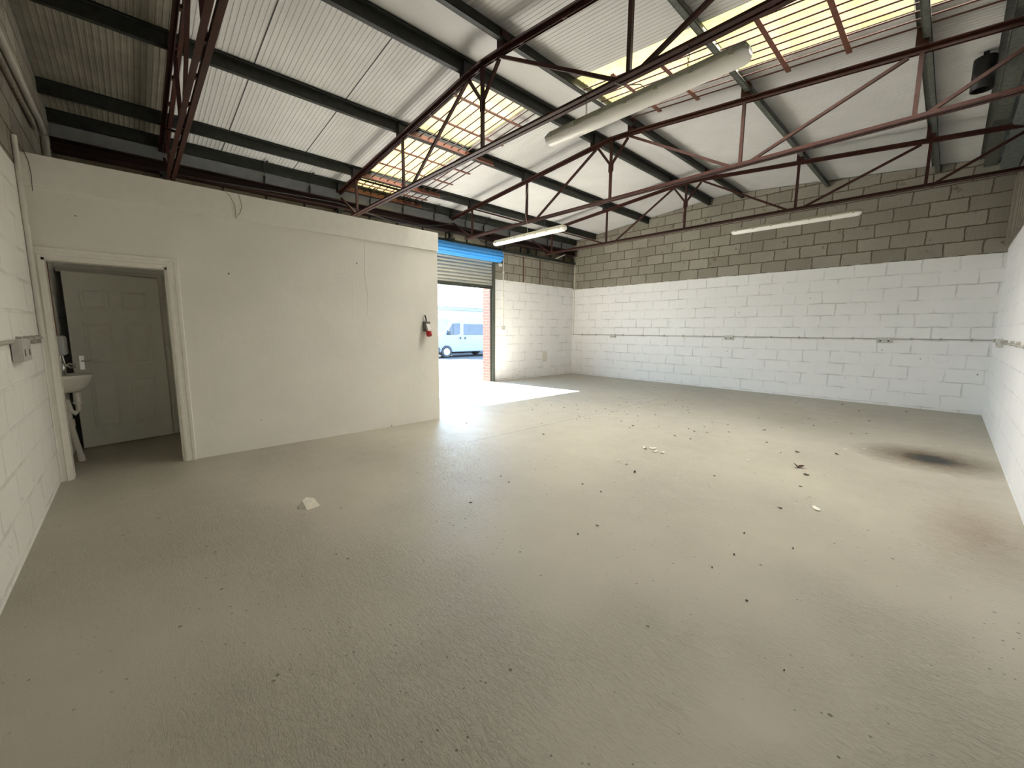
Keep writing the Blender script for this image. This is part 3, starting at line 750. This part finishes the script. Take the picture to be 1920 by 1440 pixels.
tag(build('access_cover', MB().box(XF + .002, XF + .012, 8.66, 8.86, .42, .72).box(XF + .012, XF + .016, 8.68, 8.84, .44, .70), MT['conduit'], bevel=.002), 'small white painted cover low on the wall right of the shutter', 'cover')
tag(build('junction_box', MB().box(XF + .002, XF + .05, 6.96, 7.05, 2.93, 3.0), MT['white'], bevel=.006), 'small white junction box beside the blue shutter roll', 'box')
tag(build('steel_upright', MB().box(XF + .002, XF + .035, 7.0, 7.09, 3.02, 3.29), MT['brownsteel']), 'short rusty upright beside the end of the blue shutter roll', 'steel upright')
for y, lb in ((7.85, 'nearest the shutter'), (8.5, 'further from the shutter')):
    tag(build('steel_strip', MB().box(XF + .001, XF + .008, y - .02, y + .02, 2.61, 3.28), MT['brownsteel']), 'narrow rusty strip let into the bare blocks, ' + lb, 'steel strip', 'rusty strips')
tag(build('timber_prop', MB().bar((-7.955, 9.1, 3.368), (-7.9, 9.45, 3.52), .03, .03), MT['conduit']), 'short pale batten leaning in the far eaves corner', 'timber')

# industrial plug socket on the partition
pl = thing('industrial_socket', 'grey isolator with red plug socket mounted on the end of the cream partition', 'socket', (XP + .001, 3.06, 1.36))
x = XP
build('socket_body', MB().box(x + .001, x + .075, 3.01, 3.09, 1.29, 1.43), MT['greypl'], pl, .008)
build('sloping_shoulder', MB().prism([(x + .02, 1.42), (x + .075, 1.40), (x + .13, 1.30), (x + .05, 1.28)], 'Y', 3.02, 3.08), MT['socket'], pl, .004)
m_ = Matrix.Translation((x + .08, 3.05, 1.31)) @ Matrix.Rotation(math.radians(160), 4, 'Y')
build('red_socket', MB().lathe([(0, 0), (.038, 0), (.038, .085), (.03, .088), (.03, .07), (0, .07)], n=20).xf(m_), MT['redpl'], pl)
build('lid_hinge', MB().tube([(x + .03, 3.05, 1.43), (x + .035, 3.045, 1.47), (x + .03, 3.03, 1.52)], .009, 8), MT['black'], pl)

# loose wires on the partition
tag(build('loose_wire', MB().tube([(XP + .03, .77, 2.69), (XP + .03, .83, 2.63), (XP + .03, .87, 2.55), (XP + .028, .87, 2.42), (XP + .028, .91, 2.48), (XP + .03, .93, 2.55), (XP + .03, .905, 2.68)], .0025, 5), MT['thinwire']), 'thin loop of old wire hanging over the top board of the partition', 'wire')
tag(build('loose_wire', MB().tube([(XP + .02, -.50, 2.68), (XP + .025, -.48, 2.60), (XP + .02, -.475, 2.50), (XP + .02, -.48, 2.38)], .0025, 5), MT['thinwire']), 'single thin wire hanging down the partition in the left corner', 'wire')
tag(build('slack_cable', MB().tube([(-7.832, 1.0, 3.52), (-7.832, 1.9, 3.56), (-7.832, 2.94, 3.60), (-7.832, 3.5, 3.52), (-7.832, 4.01, 3.46), (-7.832, 4.58, 3.48), (-7.832, 5.12, 3.58), (-7.832, 5.46, 3.68), (-7.832, 5.96, 3.60), (-7.832, 6.26, 3.42), (-7.832, 6.6, 3.36)], .011, 6), MT['cable']), 'black cable sagging between the truss feet above the partition and shutter', 'cable')
tag(build('slack_cable', MB().tube([(-7.832, 6.85, 3.34), (-7.832, 7.1, 3.38), (-7.832, 7.39, 3.48), (-7.832, 7.8, 3.6)], .011, 6), MT['cable']), 'black cable curving up beside the end of the blue shutter roll', 'cable')

# ------------------------------------------------------------------ toilet lobby fittings
bs = thing('wash_basin', 'small white wash basin with waste pipe seen through the doorway', 'wash basin', (-5.65, YL, .0))
bx_, by_ = -5.65, YL
def basin(u, v):
    a = math.pi * u; r_ = v
    # outer: half-oval plan, deepening bowl
    rad = .235 * (1 if v <= 1 else 1)
    prof_ = [(1.0, .865), (.99, .84), (.93, .80), (.80, .75), (.60, .715), (.35, .70), (.0, .70)]
    k = v * (len(prof_) - 1); i = min(int(k), len(prof_) - 2); f = k - i
    s_ = prof_[i][0] * (1 - f) + prof_[i + 1][0] * f; z_ = prof_[i][1] * (1 - f) + prof_[i + 1][1] * f
    return (bx_ + math.cos(a) * .20 * s_, by_ + .003 + math.sin(a) * .235 * s_ + .02 * (1 - s_), z_)
bw = MB().grid(basin, 20, 12)
bw.grid(lambda u, v: (bx_ + math.cos(math.pi * u) * .20 * (1 - .18 * v), by_ + .003 + math.sin(math.pi * u) * .235 * (1 - .18 * v) + .012 * v, .865 + .006 * math.sin(math.pi * v)), 20, 3)
bw.grid(lambda u, v: (bx_ + math.cos(math.pi * u) * .164 * (1 - v), by_ + .015 + math.sin(math.pi * u) * .193 * (1 - v) + .06 * v, .865 - .1 * math.sin(v * math.pi / 2)), 20, 6)
bw.box(bx_ - .2, bx_ + .2, by_ + .002, by_ + .02, .76, .875)
build('bowl', bw, MT['ceramic'], bs)
tp = MB().tube([(bx_ - .05, by_ + .05, .87), (bx_ - .05, by_ + .05, .95), (bx_ - .05, by_ + .09, .97), (bx_ - .05, by_ + .13, .95)], .011, 8); build('tap', tp, MT['chrome'], bs)
tp = MB().lathe([(0, .87), (.02, .87), (.022, .95), (.014, .98), (0, .985)], (bx_ + .07, by_ + .055, 0), n=12); build('tap', tp, MT['chrome'], bs)
wpz = MB().tube([(bx_, by_ + .115, .70), (bx_, by_ + .115, .60)], .028, 14); wpz.tube([(bx_, by_ + .115, .60), (bx_, by_ + .115, .53), (bx_ + .01, by_ + .09, .495), (bx_ + .02, by_ + .06, .53), (bx_ + .02, by_ + .05, .60), (bx_ + .01, by_ + .045, .62)], .022, 12)
wpz.tube([(bx_, by_ + .115, .61), (bx_, by_ + .115, .585)], .034, 14)
build('trap', wpz, MT['wpipe'], bs)
dn = MB().tube([(bx_ + .02, by_ + .045, .63), (bx_, by_ + .05, .40), (bx_ - .10, by_ + .085, .01)], .021, 12); dn.tube([(bx_ + .004, by_ + .049, .44), (bx_ - .008, by_ + .052, .37)], .030, 14); dn.tube([(bx_ - .083, by_ + .08, .075), (bx_ - .10, by_ + .085, .004)], .027, 12)
build('waste_pipe', dn, MT['wpipe'], bs)
wh = thing('water_heater', 'small grey-white box heater on the lobby wall above the basin', 'heater', (-5.72, YL, 1.04))
build('heater_case', MB().box(-5.82, -5.62, YL + .003, YL + .085, 1.05, 1.235), mat('heater_case_paint', (.56, .57, .58), .4), wh, .02)
build('outlet_tube', MB().tube([(-5.70, YL + .05, 1.05), (-5.70, YL + .06, .96), (-5.69, YL + .10, .93), (-5.68, YL + .13, .94)], .008, 8), MT['chrome'], wh)
build('valve', MB().tube([(-5.76, YL + .03, 1.05), (-5.76, YL + .03, .90)], .009, 8).box(-5.775, -5.745, YL + .02, YL + .06, .90, .95), MT['chrome'], wh)
tag(build('copper_pipe', MB().tube([(-5.80, YL + .02, 1.236), (-5.80, YL + .02, 1.9), (-5.80, YL + .02, 2.6)], .009, 8), MT['copper']), 'thin reddish copper pipe rising in the corner of the toilet lobby', 'pipe')

# ------------------------------------------------------------------ debris on the floor
def rock(name, c, r, seed, m, squash=.6, label='', cat='', group=None):
    bm = bmesh.new(); bmesh.ops.create_icosphere(bm, subdivisions=2, radius=r); q = random.Random(seed)
    dirs = [Vector((q.uniform(-1, 1), q.uniform(-1, 1), q.uniform(-.2, 1))).normalized() for _ in range(7)]
    for v in bm.verts:
        for d in dirs:
            k = v.co.dot(d) - r * .62
            if k > 0: v.co -= d * k
        v.co.z = max(v.co.z * squash * 1.4, -r * .3)
    mb = MB(); mb.v = [Vector(v.co) + Vector((c[0], c[1], r * .3)) for v in bm.verts]; mb.f = [tuple(v.index for v in f.verts) for f in bm.faces]; mb.sm = [False] * len(mb.f); bm.free()
    return tag(build(name, mb, m), label, cat, group)
st_ = MB().add([(-3.185, .80, .0), (-3.165, .90, 0), (-3.09, .925, .0), (-3.075, .83, 0), (-3.13, .79, 0), (-3.17, .855, .062), (-3.145, .90, .05), (-3.10, .86, .018), (-3.15, .82, .05)],
               [(0, 4, 8), (0, 8, 5), (0, 5, 1), (1, 5, 6), (1, 6, 2), (2, 6, 7), (2, 7, 3), (3, 7, 8), (3, 8, 4), (5, 8, 7), (5, 7, 6), (0, 1, 2, 3, 4)])
tag(build('stone', st_, MT['stone']), 'pale wedge of broken plaster on the floor in front of the partition', 'stone')
def scrap(c, r, seed, m, name, label, cat, group=None, lift=.3, curl=1.0):
    q = random.Random(seed); n = 9; k0 = q.uniform(0, 6.3); asp = q.uniform(.35, .7)
    top = []; 
    for i in range(n):
        a = 2 * math.pi * i / n; rr2 = r * q.uniform(.65, 1.1)
        u = math.cos(a) * rr2; v = math.sin(a) * rr2 * asp
        top.append((c[0] + u * math.cos(k0) - v * math.sin(k0), c[1] + u * math.sin(k0) + v * math.cos(k0), .003 + abs(u) * lift * curl * q.uniform(.5, 1.2)))
    mid = (c[0], c[1], .003)
    vs = top + [mid] + [(x, y, z + .0025) for x, y, z in top] + [(mid[0], mid[1], mid[2] + .0025)]
    fs = [(i, n, (i + 1) % n) for i in range(n)] + [(n + 1 + i, n + 1 + (i + 1) % n, 2 * n + 1) for i in range(n)] + [(i, (i + 1) % n, n + 1 + (i + 1) % n, n + 1 + i) for i in range(n)]
    return tag(build(name, MB().add(vs, fs), m), label, cat, group)
LP = [(-1.58, 6.13), (-1.13, 7.7), (-1.37, 5.46), (-1.02, 5.27), (-.78, 4.47), (-.71, 5.5), (-.92, 8.89), (-.37, 9.39), (-.7, 7.96), (-4.62, 4.78), (-3.4, 3.73), (-1.89, 3.35), (-2.89, 5.02), (-4.39, 5.33), (-2.87, 6.72), (-4.62, 8.92), (-3.75, 7.31), (-.31, 1.75), (-.79, 2.83), (-3.62, 4.9), (-1.5, 2.2), (-.55, 2.1)]
q = random.Random(3)
for _ in range(34):
    LP.append((q.uniform(-5.0, -.6), q.uniform(4.6, 9.6)))
for _ in range(45):
    LP.append((q.gauss(-3.4, 1.0), q.gauss(5.9, 1.1)))
for _ in range(12):
    LP.append((q.uniform(-3.0, -.2), q.uniform(1.4, 4.6)))
for i, (x, y) in enumerate(LP):
    scrap((x, y), q.uniform(.014, .026) * (1.15 if i < 17 else .75) * (.7 if y < 3 else 1), 100 + i, MT['leaf'], 'dead_leaf', 'small dark dried leaf scrap lying on the beige floor', 'leaf', 'dark leaf scraps on the floor')
scrap((-.88, 4.66), .05, 5, MT['leafred'], 'dead_leaf', 'largest curled dark red-brown leaf on the floor at the right', 'leaf', lift=.8)
CP = [(-5.64, 8.75), (-7.6, 7.67), (-2.18, 3.53), (-.68, 5.81), (-.54, 6.0), (-1.29, 4.54), (.04, 6.84)]
for i, (x, y) in enumerate(CP):
    scrap((x, y), .022 if i > 1 else .05, 300 + i, MT['chip'], 'paint_flake', 'tiny white paint flake lying on the beige floor', 'paint flake', 'white flakes on the floor', .1)
scrap((-.55, 3.64), .048, 331, MT['chip'], 'paint_flake', 'largest flat cream flake on the open floor at the right', 'paint flake', lift=.08)
for i in range(4):
    scrap((-2.22 + .07 * i, 4.13 + .05 * math.sin(i * 2)), .05 - .006 * i, 340 + i, MT['chip'], 'paper_scrap', 'crumpled cream scrap in the small heap on the middle of the floor', 'scrap', 'crumpled scraps in the middle of the floor', .5)

# ------------------------------------------------------------------ outside
gd = MB(); gd.add([(-9.2, -8, -.06), (-9.2, 60, -.06), (-13, 60, -.26), (-13, -8, -.26), (-90, 60, -.26), (-90, -8, -.26)], [(0, 1, 2, 3), (3, 2, 4, 5)])
gd.add([(-8.30, 3.0, -.08), (-8.30, 60, -.08), (-9.2, 60, -.061), (-9.2, 3.0, -.061)], [(0, 1, 2, 3)])
struct('ground', gd, MT['gravel'])
struct('trim_6', MB().box(-8.72, -8.281, YJ0 - .3, YJ1 + .1, -.14, -.012), MT['threshold'], bevel=.02)

def van():
    t = thing('van', 'white high-roof minibus parked side-on outside the shutter opening', 'van', (-20.5, 15.0, -.26))
    prof = [(12.35, .02), (12.20, .20), (12.16, .48), (12.25, .78), (12.50, .98), (12.95, 1.16), (13.25, 1.60), (13.52, 1.98), (13.85, 2.08), (15.5, 2.11), (17.5, 2.08), (17.66, 1.85), (17.72, .9), (17.70, .02)]
    arch = lambda cy: [(cy + .37 * math.cos(a), .06 + .37 * math.sin(a)) for a in [math.pi * k / 10 for k in range(11)]]
    poly = prof[:-1] + [(17.70, .02)] + [(p[0], max(p[1], .02)) for p in arch(16.55)] + [(p[0], max(p[1], .02)) for p in arch(13.09)]
    body = MB().prism(poly, 'X', -21.45, -19.50)
    b_ = build('body', body, MT['van'], t, .05)
    def win(pts, x=-19.497, nm='side_window', m='vglass', d=.012): return build(nm, MB().prism(pts, 'X', x, x + d), MT[m], t)
    win([(13.06, 1.06), (13.50, 1.70), (14.02, 1.72), (14.02, 1.10), (13.75, 1.04)])
    win([(14.28, 1.04), (14.28, 1.69), (17.35, 1.69), (17.35, 1.04)])
    ws = MB().add([(-21.35, 12.97, 1.19), (-19.60, 12.97, 1.19), (-19.68, 13.50, 1.955), (-21.27, 13.50, 1.955)], [(0, 1, 2, 3)]); ws.v = [p + Vector((0, -.012, .012)) for p in ws.v]
    build('windscreen', ws, MT['vglass'], t)
    for y in (13.52, ): build('window_divider', MB().box(-19.486, -19.478, y, y + .03, 1.05, 1.70), MT['vdark'], t)
    build('seam', MB().box(-19.5, -19.492, 14.12, 14.135, .08, 1.98).box(-19.5, -19.49, 13.5, 17.3, .50, .515), MT['ink'], t)
    for y in (13.98, 14.34): build('door_handle', MB().box(-19.5, -19.45, y, y + .09, .80, .92), MT['vdark'], t, .01)
    build('wing_mirror', MB().box(-19.5, -19.30, 13.14, 13.26, 1.05, 1.32), MT['vdark'], t, .04)
    for cy in (13.09, 16.55):
        w = build('wheel', MB().lathe([(.0, -.02), (.22, -.02), (.24, 0), (.335, .0), (.34, -.04), (.34, -.22), (0, -.22)], (-19.50, cy, .08), 'X', 28), MT['tyre'], t)
        build('hubcap', MB().lathe([(0, .012), (.06, .012), (.09, -.005), (.17, .01), (.2, 0), (.21, -.03)], (-19.49, cy, .08), 'X', 28), MT['hub'], w)
        w = build('wheel', MB().lathe([(.0, 0), (.335, .0), (.34, -.04), (.34, -.22), (0, -.22)], (-21.22, cy, .08), 'X', 20), MT['tyre'], t)
    build('bumper', MB().box(-21.4, -19.48, 12.10, 12.66, .05, .36), MT['vdark'], t, .05)
    build('headlamp', MB().box(-19.75, -19.48, 12.24, 12.52, .66, .86), MT['hub'], t, .03)
    lt_ = MB()
    for (a, b2, z_) in ((13.55, 14.0, .62), (13.6, 13.9, .56), (14.9, 15.7, .80), (15.1, 15.8, .93)): lt_.box(-19.5, -19.494, a, b2, z_, z_ + .03)
    build('lettering', lt_, MT['ink'], t)
    return t
v1 = van()
v2 = dup(v1, (-3.4, 1.25, 0), 'second white van, only its roof showing behind the parked minibus'); v2.scale = (1, 1, 1.13)
fb = thing('industrial_unit', 'long low building with a pale roof beyond the vans', 'building', (-30, 25, -.26))
build('wall', MB().box(-36, -27.4, 0, 60, -.26, 2.95), MT['outwall'], fb); build('fascia', MB().box(-27.4, -27.2, 0, 60, 2.92, 3.16), MT['fascia'], fb)
build('roof', MB().prism([(-27.1, 3.16), (-27.1, 3.20), (-34, 4.6), (-41, 3.2), (-41, 3.16)], 'Y', 0, 60), MT['outroof'], fb)
tag(build('overhead_wire', MB().tube([(-24, 5, 6.9), (-24, 12, 6.1), (-24, 20, 5.2), (-24, 40, 5.4)], .015, 5), MT['cable']), 'overhead wire crossing the sky outside, higher of the two', 'wire')
tag(build('overhead_wire', MB().tube([(-24, 5, 6.3), (-24, 12, 5.6), (-24, 20, 4.85), (-24, 40, 5.0)], .012, 5), MT['cable']), 'overhead wire crossing the sky outside, lower of the two', 'wire')
